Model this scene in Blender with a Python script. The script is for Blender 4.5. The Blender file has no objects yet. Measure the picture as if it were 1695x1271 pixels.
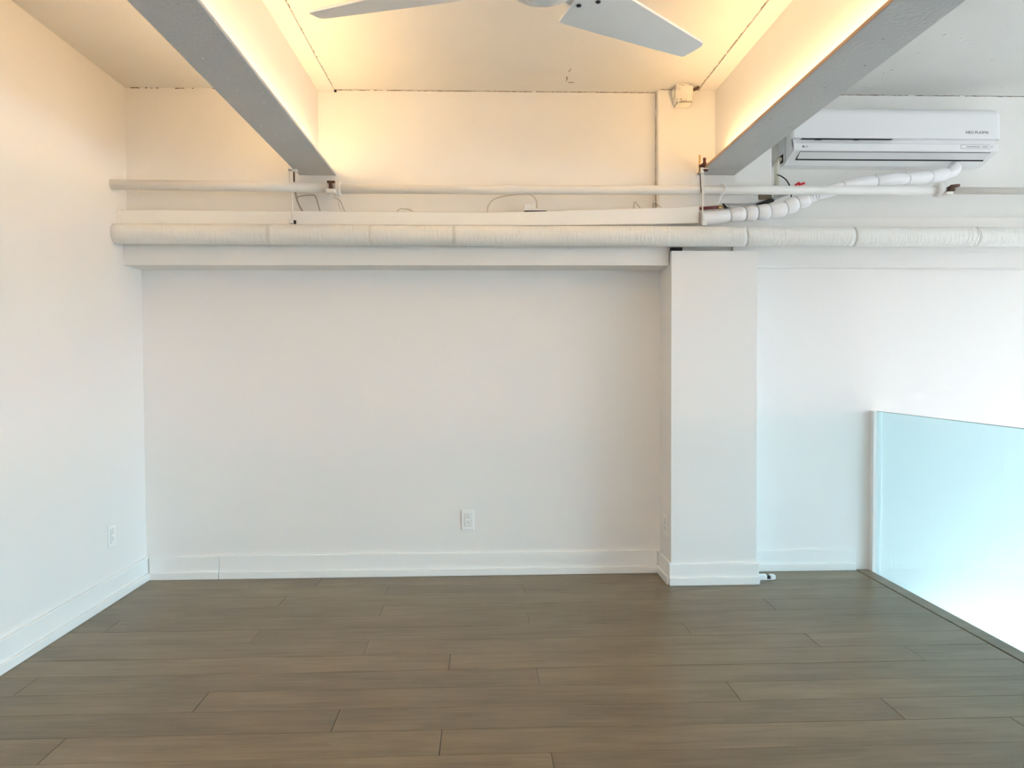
import bpy, bmesh, math, random
from mathutils import Vector, Matrix

random.seed(7)
S = bpy.context.scene
COL = S.collection
PI = math.pi

# ------------------------------------------------------------------ camera
cam_data = bpy.data.cameras.new('camera')
cam = bpy.data.objects.new('camera', cam_data)
COL.objects.link(cam)
cam_data.sensor_width = 36.0
cam_data.lens = 1221.9 / 1695 * 36.0
cam_data.clip_start = 0.02
_yaw, _pitch, _roll = 0.03620, -0.02693, -0.00417
_f = Vector((math.sin(_yaw) * math.cos(_pitch), math.cos(_yaw) * math.cos(_pitch), math.sin(_pitch)))
_r0 = Vector((math.cos(_yaw), -math.sin(_yaw), 0))
_u0 = _r0.cross(_f)
_r = _r0 * math.cos(_roll) + _u0 * math.sin(_roll)
_u = -_r0 * math.sin(_roll) + _u0 * math.cos(_roll)
_m = Matrix(((_r.x, _u.x, -_f.x, 0), (_r.y, _u.y, -_f.y, -4.16), (_r.z, _u.z, -_f.z, 1.1925), (0, 0, 0, 1)))
cam.matrix_world = _m
S.camera = cam

# ------------------------------------------------------------------ world, light, exposure
S.view_settings.view_transform = 'Standard'
S.view_settings.look = 'None'
S.view_settings.gamma = 1.0
S.view_settings.use_curve_mapping = False
S.view_settings.exposure = 1.25
S.cycles.use_denoising = True
S.cycles.max_bounces = 16
S.cycles.diffuse_bounces = 10
S.cycles.transparent_max_bounces = 12
S.cycles.caustics_reflective = False
S.cycles.caustics_refractive = False
S.cycles.sample_clamp_indirect = 8.0

SKY_COLOR = (0.81, 0.95, 1.11)
SKY_STRENGTH = 24
GROUND_COLOR = (0.22, 0.235, 0.245)
LED_COLOR = (1.0, 0.62, 0.285)
LED_STRENGTH = 43.0

w = bpy.data.worlds.new('overcast_sky')
S.world = w
w.use_nodes = True
wn, wl = w.node_tree.nodes, w.node_tree.links
bg = wn['Background']
bg.inputs['Strength'].default_value = SKY_STRENGTH
_tc = wn.new('ShaderNodeTexCoord'); _sx = wn.new('ShaderNodeSeparateXYZ'); _rp = wn.new('ShaderNodeValToRGB')
wl.new(_tc.outputs['Generated'], _sx.inputs['Vector'])
_mr = wn.new('ShaderNodeMapRange'); _mr.inputs['From Min'].default_value = -1.0
wl.new(_sx.outputs['Z'], _mr.inputs['Value']); wl.new(_mr.outputs['Result'], _rp.inputs['Fac'])
_e = _rp.color_ramp.elements                      # grey city below the horizon, even overcast above it
_e[0].position = 0.0; _e[0].color = (*GROUND_COLOR, 1)
_e[1].position = 0.515; _e[1].color = (*SKY_COLOR, 1)
_n = _rp.color_ramp.elements.new(0.495); _n.color = (*GROUND_COLOR, 1)
wl.new(_rp.outputs['Color'], bg.inputs['Color'])

def portal(name, loc, rot, sx, sy):
    d = bpy.data.lights.new(name, 'AREA')
    d.shape = 'RECTANGLE'; d.size = sx; d.size_y = sy
    d.cycles.is_portal = True
    o = bpy.data.objects.new(name, d); COL.objects.link(o)
    o.location = loc; o.rotation_euler = rot
    return o

# room extents
XL, XR = -1.893, 13.0          # left wall, far right (window) wall
YF = -9.6                     # wall behind the photographer
ZC, ZC2 = 2.66, 2.70          # ceiling of the left/middle bays, of the right bay
ZL = -2.7                     # floor of the room below the loft
XE = 2.130                    # edge of the loft boards
WIN = [(-9.2, -7.1), (-6.9, -4.8), (-4.6, -2.5)]   # window openings in the right wall (Y)
WZ0, WZ1 = 0.25, 2.0
for i, (a, b) in enumerate(WIN):
    portal('window_daylight', (XR + 0.12, (a + b) / 2, (WZ0 + WZ1) / 2), (0, PI / 2, 0), WZ1 - WZ0, b - a)

FW = (-1.45, -0.45, 1.40, 2.0)     # unseen window added behind the photographer as frontal fill light: X range, Z range
portal('window_daylight', ((FW[0] + FW[1]) / 2, YF - 0.12, (FW[2] + FW[3]) / 2), (PI / 2, 0, 0), FW[1] - FW[0], FW[3] - FW[2])  # sky portal of the added fill window

# ------------------------------------------------------------------ materials
def new_mat(name):
    m = bpy.data.materials.new(name); m.use_nodes = True
    return m, m.node_tree.nodes, m.node_tree.links, m.node_tree.nodes['Principled BSDF']

def paint(name, color, rough=0.6, bump=0.0, scale=60.0, stretch=(1, 1, 1), spec=0.3, mottled=0.0, metal=0.0, dist=0.002, detail=4.0):
    m, n, l, b = new_mat(name)
    b.inputs['Base Color'].default_value = (*color, 1)
    b.inputs['Roughness'].default_value = rough
    b.inputs['Metallic'].default_value = metal
    b.inputs['Specular IOR Level'].default_value = spec
    tc = n.new('ShaderNodeTexCoord'); mp = n.new('ShaderNodeMapping')
    l.new(tc.outputs['Object'], mp.inputs['Vector']); mp.inputs['Scale'].default_value = stretch
    if bump:
        t = n.new('ShaderNodeTexNoise'); t.inputs['Scale'].default_value = scale; t.inputs['Detail'].default_value = detail
        l.new(mp.outputs['Vector'], t.inputs['Vector'])
        bp = n.new('ShaderNodeBump'); bp.inputs['Strength'].default_value = bump; bp.inputs['Distance'].default_value = dist
        l.new(t.outputs['Fac'], bp.inputs['Height']); l.new(bp.outputs['Normal'], b.inputs['Normal'])
    if mottled:
        t2 = n.new('ShaderNodeTexNoise'); t2.inputs['Scale'].default_value = 3.0; t2.inputs['Detail'].default_value = 5.0
        l.new(mp.outputs['Vector'], t2.inputs['Vector'])
        rp = n.new('ShaderNodeMapRange'); rp.inputs['From Min'].default_value = 0.3; rp.inputs['From Max'].default_value = 0.7
        rp.inputs['To Min'].default_value = 1.0 - mottled; rp.inputs['To Max'].default_value = 1.0
        l.new(t2.outputs['Fac'], rp.inputs['Value'])
        mx = n.new('ShaderNodeMix'); mx.data_type = 'RGBA'; mx.blend_type = 'MULTIPLY'; mx.inputs['Factor'].default_value = 1.0
        mx.inputs['A'].default_value = (*color, 1)
        l.new(rp.outputs['Result'], mx.inputs['B']); l.new(mx.outputs['Result'], b.inputs['Base Color'])
    return m

WALL = paint('wall_paint', (0.815, 0.80, 0.78), 0.55, 0.05, 180, spec=0.25)
UPPER = paint('old_wall_paint', (0.80, 0.79, 0.765), 0.6, 0.12, 40, spec=0.25, mottled=0.03)
CEIL = paint('ceiling_paint', (0.77, 0.765, 0.745), 0.7, 0.4, 22, spec=0.2, mottled=0.03)
TRIM = paint('trim_paint', (0.84, 0.84, 0.825), 0.38, 0.0, spec=0.4)
BEAM = paint('beam_paint', (0.57, 0.572, 0.575), 0.5, 0.7, 70, spec=0.35, mottled=0.07, dist=0.005, detail=6)
BEAM_EDGE = paint('tan_beam_edge', (0.50, 0.33, 0.22), 0.6, 0.3, 80)  # tan strip along the right beam's flange edge
PIPE = paint('pipe_paint', (0.80, 0.79, 0.76), 0.45, 0.15, 60, spec=0.4, mottled=0.06)
JACKET = paint('pipe_jacket_canvas', (0.80, 0.80, 0.775), 0.65, 1.0, 9, stretch=(11, 1.6, 1.6), spec=0.25, dist=0.0045, detail=5)
DUCT = paint('white_sheet', (0.84, 0.835, 0.81), 0.4, 0.03, 20, spec=0.4)
WRAP = paint('white_wrapping_tape', (0.86, 0.86, 0.88), 0.35, 0.1, 50, spec=0.4)
PLASTIC = paint('white_plastic', (0.82, 0.83, 0.84), 0.33, spec=0.45)
PLASTIC2 = paint('grey_white_plastic', (0.70, 0.71, 0.72), 0.4, spec=0.4)
LOUVER = paint('louver_plastic', (0.74, 0.75, 0.76), 0.35, spec=0.45)
BLACK = paint('black_gap', (0.012, 0.012, 0.012), 0.6)
RUBBER = paint('black_rubber', (0.02, 0.02, 0.022), 0.5)
CRACK = paint('dark_crack_and_shade', (0.16, 0.11, 0.07), 0.9)
GREYTXT = paint('grey_print', (0.10, 0.10, 0.12), 0.5)
MAROON = paint('dark_red_iron', (0.06, 0.013, 0.013), 0.45, 0.3, 90)
RUST = paint('rusty_bolt_iron', (0.09, 0.045, 0.03), 0.6, 0.8, 140)
BRASSM = paint('brass', (0.55, 0.36, 0.14), 0.35, metal=0.8)
STEEL = paint('galvanised_steel', (0.45, 0.46, 0.47), 0.4, metal=0.7)
COPPER = paint('oxidised_copper', (0.14, 0.03, 0.025), 0.4, spec=0.5)
REDP = paint('red_plastic', (0.62, 0.02, 0.03), 0.4)
CABLEW = paint('cream_cable', (0.62, 0.56, 0.46), 0.5)
CABLEG = paint('grey_cable', (0.36, 0.33, 0.29), 0.5)
BROWNB = paint('brown_box_shade', (0.16, 0.13, 0.085), 0.6, 0.2, 60)  # shadow behind the thin pipe put into this dark brown
CABLEG2 = paint('grey_lens', (0.48, 0.48, 0.50), 0.4)
FOAM = paint('cream_pipe_foam', (0.62, 0.60, 0.50), 0.7, 0.3, 80)
FANW = paint('fan_white_gloss', (0.80, 0.81, 0.82), 0.28, spec=0.5)
LUMPY = paint('lumpy_painted_box', (0.80, 0.77, 0.70), 0.6, 1.0, 45, dist=0.012)
OUTP = paint('outlet_plastic', (0.86, 0.86, 0.84), 0.3, spec=0.5)
LOWFLOOR = paint('lower_floor_paint', (0.34, 0.32, 0.29), 0.4)

def floor_mat():
    m, n, l, b = new_mat('greyed_oak_board')
    tc = n.new('ShaderNodeTexCoord'); oi = n.new('ShaderNodeObjectInfo')
    off = n.new('ShaderNodeVectorMath'); off.operation = 'MULTIPLY_ADD'
    l.new(oi.outputs['Random'], off.inputs[0]); off.inputs[1].default_value = (37, 11, 5)
    l.new(tc.outputs['Object'], off.inputs[2])
    mp = n.new('ShaderNodeMapping'); mp.inputs['Scale'].default_value = (1.3, 16, 1); l.new(off.outputs[0], mp.inputs['Vector'])
    g = n.new('ShaderNodeTexNoise'); g.inputs['Scale'].default_value = 2.2; g.inputs['Detail'].default_value = 9; g.inputs['Roughness'].default_value = 0.68
    g.inputs['Distortion'].default_value = 0.7
    l.new(mp.outputs['Vector'], g.inputs['Vector'])
    mp2 = n.new('ShaderNodeMapping'); mp2.inputs['Scale'].default_value = (1.6, 5, 1); l.new(off.outputs[0], mp2.inputs['Vector'])
    c = n.new('ShaderNodeTexNoise'); c.inputs['Scale'].default_value = 1.7; c.inputs['Detail'].default_value = 6
    l.new(mp2.outputs['Vector'], c.inputs['Vector'])
    a1 = n.new('ShaderNodeMath'); a1.operation = 'MULTIPLY_ADD'; a1.inputs[1].default_value = 0.55
    l.new(g.outputs['Fac'], a1.inputs[0])
    a0 = n.new('ShaderNodeMath'); a0.operation = 'MULTIPLY'; a0.inputs[1].default_value = 0.45
    l.new(c.outputs['Fac'], a0.inputs[0]); l.new(a0.outputs[0], a1.inputs[2])
    r = n.new('ShaderNodeValToRGB')
    r.color_ramp.elements[0].position = 0.32; r.color_ramp.elements[0].color = (0.122, 0.090, 0.049, 1)
    r.color_ramp.elements[1].position = 0.68; r.color_ramp.elements[1].color = (0.245, 0.193, 0.120, 1)
    l.new(a1.outputs[0], r.inputs['Fac'])
    hv = n.new('ShaderNodeMapRange'); hv.inputs['To Min'].default_value = 0.92; hv.inputs['To Max'].default_value = 1.08
    l.new(oi.outputs['Random'], hv.inputs['Value'])
    mx = n.new('ShaderNodeMix'); mx.data_type = 'RGBA'; mx.blend_type = 'MULTIPLY'; mx.inputs['Factor'].default_value = 1
    l.new(r.outputs['Color'], mx.inputs['A']); l.new(hv.outputs['Result'], mx.inputs['B'])
    l.new(mx.outputs['Result'], b.inputs['Base Color'])
    b.inputs['Roughness'].default_value = 0.36
    b.inputs['Specular IOR Level'].default_value = 0.4
    bp = n.new('ShaderNodeBump'); bp.inputs['Strength'].default_value = 0.12; bp.inputs['Distance'].default_value = 0.002
    l.new(g.outputs['Fac'], bp.inputs['Height']); l.new(bp.outputs['Normal'], b.inputs['Normal'])
    return m
BOARD = floor_mat()
SUBFLOOR = paint('dark_subfloor', (0.03, 0.024, 0.018), 0.8)

def glass_mat():
    m = bpy.data.materials.new('pale_cyan_glass'); m.use_nodes = True
    n, l = m.node_tree.nodes, m.node_tree.links
    n.clear()
    out = n.new('ShaderNodeOutputMaterial')
    tr = n.new('ShaderNodeBsdfTransparent'); tr.inputs['Color'].default_value = (0.80, 0.935, 0.96, 1)
    gl = n.new('ShaderNodeBsdfGlossy'); gl.inputs['Roughness'].default_value = 0.02
    lw = n.new('ShaderNodeLayerWeight')
    pw = n.new('ShaderNodeMath'); pw.operation = 'POWER'; pw.inputs[1].default_value = 5.0
    l.new(lw.outputs['Facing'], pw.inputs[0])
    fr = n.new('ShaderNodeMath'); fr.operation = 'MULTIPLY_ADD'; fr.inputs[1].default_value = 0.9; fr.inputs[2].default_value = 0.04
    l.new(pw.outputs[0], fr.inputs[0])
    mx = n.new('ShaderNodeMixShader')
    l.new(fr.outputs[0], mx.inputs['Fac']); l.new(tr.outputs[0], mx.inputs[1]); l.new(gl.outputs[0], mx.inputs[2])
    l.new(mx.outputs[0], out.inputs['Surface'])
    return m
GLASS = glass_mat()
GLASSEDGE = paint('glass_top_edge', (0.10, 0.20, 0.20), 0.15, spec=0.6)

def emit_mat(name, color, strength):
    m, n, l, b = new_mat(name)
    b.inputs['Base Color'].default_value = (0.8, 0.75, 0.6, 1)
    b.inputs['Emission Color'].default_value = (*color, 1)
    b.inputs['Emission Strength'].default_value = strength
    return m
LED = emit_mat('warm_led', LED_COLOR, LED_STRENGTH)
LED_OUTER = emit_mat('warm_led_brighter', LED_COLOR, LED_STRENGTH * 0.8)

# ------------------------------------------------------------------ mesh helpers
def bm_box(bm, x0, x1, y0, y1, z0, z1, bevel=0.0, seg=2):
    r = bmesh.ops.create_cube(bm, size=1.0)
    vs = r['verts']
    bmesh.ops.scale(bm, vec=(x1 - x0, y1 - y0, z1 - z0), verts=vs)
    bmesh.ops.translate(bm, vec=((x0 + x1) / 2, (y0 + y1) / 2, (z0 + z1) / 2), verts=vs)
    if bevel:
        es = list({e for v in vs for e in v.link_edges})
        bmesh.ops.bevel(bm, geom=es, offset=bevel, segments=seg, profile=0.5, affect='EDGES')

def bm_tube(bm, pts, rad, sides=12, cap=True):
    pts = [Vector(p) for p in pts]
    n = len(pts)
    rad = rad if isinstance(rad, (list, tuple)) else [rad] * n
    rings = []
    prev = None
    for i in range(n):
        t = (pts[min(i + 1, n - 1)] - pts[max(i - 1, 0)]).normalized()
        if prev is None:
            a = Vector((0, 0, 1)) if abs(t.z) < 0.9 else Vector((0, 1, 0))
            u = t.cross(a).normalized()
        else:
            u = (prev - t * prev.dot(t)).normalized()
        prev = u
        v = t.cross(u)
        rings.append([bm.verts.new(pts[i] + (u * math.cos(2 * PI * k / sides) + v * math.sin(2 * PI * k / sides)) * rad[i]) for k in range(sides)])
    for i in range(n - 1):
        for k in range(sides):
            f = bm.faces.new((rings[i][k], rings[i][(k + 1) % sides], rings[i + 1][(k + 1) % sides], rings[i + 1][k]))
            f.smooth = True
    if cap:
        bm.faces.new(list(reversed(rings[0]))); bm.faces.new(rings[-1])

def bm_lathe_z(bm, prof, sides=40, c=(0, 0, 0)):
    rings = []
    for r, z in prof:
        rings.append([bm.verts.new((c[0] + r * math.cos(2 * PI * k / sides), c[1] + r * math.sin(2 * PI * k / sides), c[2] + z)) for k in range(sides)])
    for i in range(len(rings) - 1):
        for k in range(sides):
            f = bm.faces.new((rings[i][k], rings[i][(k + 1) % sides], rings[i + 1][(k + 1) % sides], rings[i + 1][k])); f.smooth = True
    bm.faces.new(list(reversed(rings[0]))); bm.faces.new(rings[-1])

def bm_prism_x(bm, prof, x0, x1):
    """closed (y, z) outline swept along X"""
    a = [bm.verts.new((x0, y, z)) for y, z in prof]; b = [bm.verts.new((x1, y, z)) for y, z in prof]
    k = len(prof)
    for i in range(k):
        bm.faces.new((a[i], a[(i + 1) % k], b[(i + 1) % k], b[i]))
    bm.faces.new(list(reversed(a))); bm.faces.new(b)

def smooth_path(pts, sub=6):
    P = [Vector(p) for p in pts]; out = []
    for i in range(len(P) - 1):
        p0, p1, p2, p3 = P[max(i - 1, 0)], P[i], P[i + 1], P[min(i + 2, len(P) - 1)]
        for k in range(sub):
            t = k / sub
            out.append(0.5 * ((2 * p1) + (p2 - p0) * t + (2 * p0 - 5 * p1 + 4 * p2 - p3) * t * t + (-p0 + 3 * p1 - 3 * p2 + p3) * t ** 3))
    out.append(P[-1])
    return out

def obj(name, bm, mat, parent=None, origin=None, smooth=False):
    """link one bmesh as ONE object; world-space vertices, origin moved to `origin`"""
    bmesh.ops.recalc_face_normals(bm, faces=bm.faces[:])
    if smooth:
        for f in bm.faces: f.smooth = True
    me = bpy.data.meshes.new(name)
    off = Vector(origin) if origin is not None else Vector((0, 0, 0))
    if off.length: bmesh.ops.translate(bm, vec=-off, verts=bm.verts[:])
    bm.to_mesh(me); bm.free()
    me.materials.append(mat)
    o = bpy.data.objects.new(name, me); COL.objects.link(o)
    if parent is not None:
        o.parent = parent
        off = off - world_loc(parent)
    o.location = off
    return o

def world_loc(o):
    v = Vector(o.location)
    while o.parent is not None:
        o = o.parent; v += o.location
    return v

def tag(o, label=None, cat=None, group=None, kind=None):
    if label: o['label'] = label
    if cat: o['category'] = cat
    if group: o['group'] = group
    if kind: o['kind'] = kind
    return o

def thing(name, loc, label, cat, group=None):
    o = bpy.data.objects.new(name, None); COL.objects.link(o)
    o.empty_display_size = 0.05; o.location = loc
    return tag(o, label, cat, group)

def box_obj(name, mat, parent, *a, bevel=0.0, seg=2, origin=None):
    bm = bmesh.new(); bm_box(bm, *a, bevel=bevel, seg=seg)
    return obj(name, bm, mat, parent, origin)

def boxes_obj(name, mat, parent, boxes):
    bm = bmesh.new()
    for b in boxes: bm_box(bm, *b)
    return obj(name, bm, mat, parent)

def tube_obj(name, mat, parent, pts, rad, sides=12, sub=0):
    bm = bmesh.new()
    if sub and isinstance(rad, (list, tuple)):
        rad = [rad[min(int(i / sub), len(rad) - 2)] * (1 - (i / sub - min(int(i / sub), len(rad) - 2))) + rad[min(int(i / sub), len(rad) - 2) + 1] * (i / sub - min(int(i / sub), len(rad) - 2)) for i in range((len(pts) - 1) * sub + 1)]
    bm_tube(bm, smooth_path(pts, sub) if sub else pts, rad, sides)
    return obj(name, bm, mat, parent)

def struct(o, label=None):
    o['kind'] = 'structure'
    if label: o['label'] = label
    return o

# ------------------------------------------------------------------ the room shell
struct(boxes_obj('wall_left', WALL, None, [(XL - 0.15, XL, YF, 0.2, -0.3, 2.9)]), 'bright white plaster wall on the left with one outlet')
struct(boxes_obj('wall_back', WALL, None, [(XL, XR, 0, 0.2, ZL, 2.0)]), 'lower white back wall under the pipes, running on behind the glass guard')
UY = -0.155
struct(boxes_obj('wall_upper', UPPER, None, [(XL, 1.3, UY, 0.2, 1.97, 2.9), (1.3, XR, -0.04, 0.2, 1.97, 2.9)]), 'upper back wall above the pipes, warmly lit on the left')
# left soffit with its dropped lower edge
struct(boxes_obj('trim_1', WALL, None, [(XL, 0.990, -0.205, 0.0, 1.720, 1.972)]), 'boxed white soffit under the thick pipe, left of the pillar')
bm = bmesh.new()
a = [bm.verts.new(p) for p in ((1.40, -0.012, 1.733), (6.2, -0.30, 1.700), (6.2, 0, 1.700), (1.40, 0, 1.733))]
b = [bm.verts.new(p) for p in ((1.40, -0.050, 2.0), (6.2, -0.30, 1.985), (6.2, 0, 1.985), (1.40, 0, 2.0))]
for i in range(4): bm.faces.new((a[i], a[(i + 1) % 4], b[(i + 1) % 4], b[i]))
bm.faces.new(a); bm.faces.new(list(reversed(b)))
struct(obj('trim_2', bm, WALL), 'shallow white soffit under the thick pipe, right of the pillar')
# column above the pipes and the boxed pillar below them
struct(box_obj('column', UPPER, None, 0.932, 1.552, -0.2, -0.02, 1.90, 2.69, bevel=0.006), 'white column above the pipes that carries the right beam')
struct(boxes_obj('pilaster', WALL, None, [(0.995, 1.459, -0.245, 0.0, 0.0, 1.792)]), 'white boxed pillar standing out from the back wall, open at its top')
box_obj('hole', BLACK, bpy.data.objects['pilaster'], 0.9965, 1.056, -0.235, -0.205, 1.7922, 1.812)
struct(boxes_obj('ceiling', CEIL, None, [(XL, 1.247, YF, UY + 0.05, ZC, 2.9), (1.247, XR, YF, 0.0, ZC2, 2.9)]), 'painted concrete ceiling between the steel beams')
struct(boxes_obj('wall_front', WALL, None, [(XL, FW[0], YF - 0.2, YF, ZL, 2.9), (FW[1], XR, YF - 0.2, YF, ZL, 2.9), (FW[0], FW[1], YF - 0.2, YF, ZL, FW[2]), (FW[0], FW[1], YF - 0.2, YF, FW[3], 2.9)]))
struct(boxes_obj('window_4', TRIM, None, [(FW[0], FW[0] + 0.06, YF - 0.1, YF - 0.04, FW[2], FW[3]), (FW[1] - 0.06, FW[1], YF - 0.1, YF - 0.04, FW[2], FW[3]),
    (FW[0] + 0.06, FW[1] - 0.06, YF - 0.1, YF - 0.04, FW[2], FW[2] + 0.06), (FW[0] + 0.06, FW[1] - 0.06, YF - 0.1, YF - 0.04, FW[3] - 0.06, FW[3])]))  # frame of the window added for fill light
struct(boxes_obj('floor_lower', LOWFLOOR, None, [(XL, XR, YF, 0.2, ZL - 0.1, ZL)]), 'floor of the room below the loft')
piers = [(YF, WIN[0][0])] + [(WIN[i][1], WIN[i + 1][0]) for i in range(len(WIN) - 1)] + [(WIN[-1][1], 0.2)]
struct(boxes_obj('wall_right', WALL, None, [(XR, XR + 0.2, YF, 0.2, ZL, WZ0), (XR, XR + 0.2, YF, 0.2, WZ1, 2.9)] + [(XR, XR + 0.2, a, b, WZ0, WZ1) for a, b in piers]))
for i, (a, b) in enumerate(WIN):
    fr = 0.06
    m = (a + b) / 2
    struct(boxes_obj('window_%d' % (i + 1), TRIM, None, [
        (XR + 0.04, XR + 0.10, a, a + fr, WZ0, WZ1), (XR + 0.04, XR + 0.10, b - fr, b, WZ0, WZ1),
        (XR + 0.04, XR + 0.10, a + fr, b - fr, WZ0, WZ0 + fr), (XR + 0.04, XR + 0.10, a + fr, b - fr, WZ1 - fr, WZ1),
        (XR + 0.05, XR + 0.09, a + fr, b - fr, 1.4, 1.46), (XR + 0.05, XR + 0.09, m - 0.02, m + 0.02, WZ0 + fr, WZ1 - fr)]))

# ------------------------------------------------------------------ loft floor: every board its own piece
flo = struct(boxes_obj('floor', SUBFLOOR, None, [(XL, 2.200, YF, 0.0, -0.30, -0.014)]), 'floor of wide greyed brown wooden boards')
JOINTS = {0: [-0.92, 0.99], 1: [-0.525, 0.195], 2: [-1.03, 0.88], 3: [-0.508, 1.402], 4: [-1.712, 0.198], 5: [-1.016, 0.899],
          6: [-0.507, 1.403], 7: [-0.148, 1.758], 8: [-1.715, 0.195], 9: [-1.014, 0.897], 10: [-0.508, 1.399],
          11: [-1.348, -0.147, 1.757], 12: [-1.715, 0.197]}
rows = 27
for k in range(rows + 1):
    y1 = -0.035 - 0.158 * k if k else -0.002
    y1 = y1 if k else -0.002
    y0 = -0.035 - 0.158 * (k + 1)
    js = JOINTS.get(k)
    if js is None:
        o_ = [-1.016, -0.507, -0.147, 0.197][(k * 3) % 4]
        js = [x for x in (o_ - 1.91, o_, o_ + 1.91) if XL + 0.05 < x < XE - 0.05]
    xs = [XL + 0.002] + js + [XE - 0.003]
    for a, b in zip(xs[:-1], xs[1:]):
        g = 0.0009
        top = random.uniform(-0.0004, 0.0004)
        bm = bmesh.new()
        bm_box(bm, a + g, b - g, y0 + 0.0007, y1 - 0.0007, -0.013, top, bevel=0.0008, seg=1)
        obj('plank', bm, BOARD, flo, origin=((a + b) / 2, (y0 + y1) / 2, 0))
# nosing boards along the open edge
for a, b in ((-0.004, -1.9), (-1.901, -3.8), (-3.801, -5.2)):
    bm = bmesh.new(); bm_box(bm, XE + 0.003, 2.205, b, a, -0.013, 0.0015, bevel=0.003, seg=2)
    obj('edge_plank', bm, BOARD, flo, origin=((XE + 2.205) / 2, (a + b) / 2, 0))

# ------------------------------------------------------------------ skirting boards
def baseboard(name, runs, top=0.128, t=0.012, shoe=0.023, sh=0.040):
    """runs: list of (p, q, normal) on the floor plan; each run is a flat board with a square shoe in front"""
    root = struct(bpy.data.objects.new(name, None)); COL.objects.link(root)
    for (p, q, nrm, h) in runs:
        for nm, th, z0, z1, e in (('board', t, 0.0005, h, 0.0015), ('shoe_moulding', shoe, 0.0005, sh, 0.004)):
            xs = sorted((p[0], q[0])); ys = sorted((p[1], q[1]))
            lo = 0.0 if nm == 'board' else t + 0.0003
            x0, x1, y0, y1 = xs[0], xs[1], ys[0], ys[1]
            if nrm[0] > 0: x0, x1 = x0 + lo, x0 + th
            if nrm[0] < 0: x0, x1 = x1 - th, x1 - lo
            if nrm[1] < 0: y0, y1 = y1 - th, y1 - lo
            bm = bmesh.new(); bm_box(bm, x0, x1, y0, y1, z0, z1, bevel=0.0025 if nm == 'board' else 0.002, seg=2)
            obj(nm, bm, TRIM, root)
    return root
baseboard('baseboard_left', [((XL, -5.6), (XL, 0), (1, 0), 0.130)])
baseboard('baseboard_back', [((XL + 0.020, 0), (-1.492, 0), (0, -1), 0.125), ((-1.4905, 0), (0.975, 0), (0, -1), 0.128)])
baseboard('baseboard_pilaster', [((0.995, -0.2452), (0.995, 0), (-1, 0), 0.120), ((0.983, -0.245), (1.471, -0.245), (0, -1), 0.114), ((1.459, -0.2452), (1.459, 0), (1, 0), 0.114)])
baseboard('baseboard_right', [((1.480, 0), (2.126, 0), (0, -1), 0.118)])

# ------------------------------------------------------------------ glass guard
t = thing('glass_guard', (2.238, -1.6, 0), 'pale cyan frameless glass guard panel along the open loft edge', 'railing')
bm = bmesh.new(); bm_box(bm, 2.232, 2.244, -5.2, -0.022, -0.25, 0.914, bevel=0.001, seg=1)
obj('glass_panel', bm, GLASS, t)
box_obj('top_edge', GLASSEDGE, t, 2.2322, 2.2438, -5.2, -0.024, 0.9143, 0.9165)
t2 = box_obj('wall_channel', TRIM, t, 2.212, 2.262, -0.034, -0.0005, -0.25, 0.917, bevel=0.003)
t2['label'] = 'white upright channel holding the glass at the wall'

# ------------------------------------------------------------------ steel beams with LED strips on their flanges
ZB = 2.203
def steel_beam(xc, half, yend, label, edge=None):
    t = thing('steel_beam', (xc, yend, ZB), label, 'beam', None); t['kind'] = 'structure'
    bm = bmesh.new(); bm_box(bm, xc - half, xc + half, YF + 0.01, yend, ZB, ZB + 0.014, bevel=0.002, seg=1); obj('bottom_flange', bm, BEAM, t)
    box_obj('web', UPPER, t, xc - 0.006, xc + 0.006, YF + 0.01, yend, ZB + 0.0142, ZC - 0.010)
    box_obj('top_flange', CEIL, t, xc - half + 0.004, xc + half - 0.004, YF + 0.01, yend, ZC - 0.0095, ZC - 0.0005, bevel=0.002, seg=1)
    if edge:
        e = box_obj('flange_edge', BEAM_EDGE, t, xc - half - 0.0012, xc - half - 0.0001, YF + 0.02, yend - 0.01, ZB + 0.001, ZB + 0.0135)
        e['label'] = 'tan edge of the flange'
    return t
steel_beam(-0.889, 0.098, UY - 0.001, 'grey painted steel beam on the left, crossing the ceiling above the bare wall')
steel_beam(1.247, 0.101, -0.201, 'grey painted steel beam on the right, ending at the column beside the air conditioner', edge=True)
def led(x0, x1, y1, label, mat=None):
    t = thing('led_strip', ((x0 + x1) / 2, -4, ZB + 0.0145), label, 'light', None)
    box_obj('light_tape', mat or LED, t, x0 + 0.001, x1 - 0.001, -7.0, y1, ZB + 0.0175, ZB + 0.0205)
    box_obj('backing', PLASTIC, t, x0, x1, -7.0, y1, ZB + 0.0145, ZB + 0.0172)
led(-0.842, -0.830, -0.28, 'warm strip light lying on the inner flange of the left beam')
led(-0.962, -0.950, -0.35, 'warm strip light lying on the outer flange of the left beam, facing the left wall', LED_OUTER)
led(1.188, 1.200, -0.40, 'warm strip light lying on the inner flange of the right beam')

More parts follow.
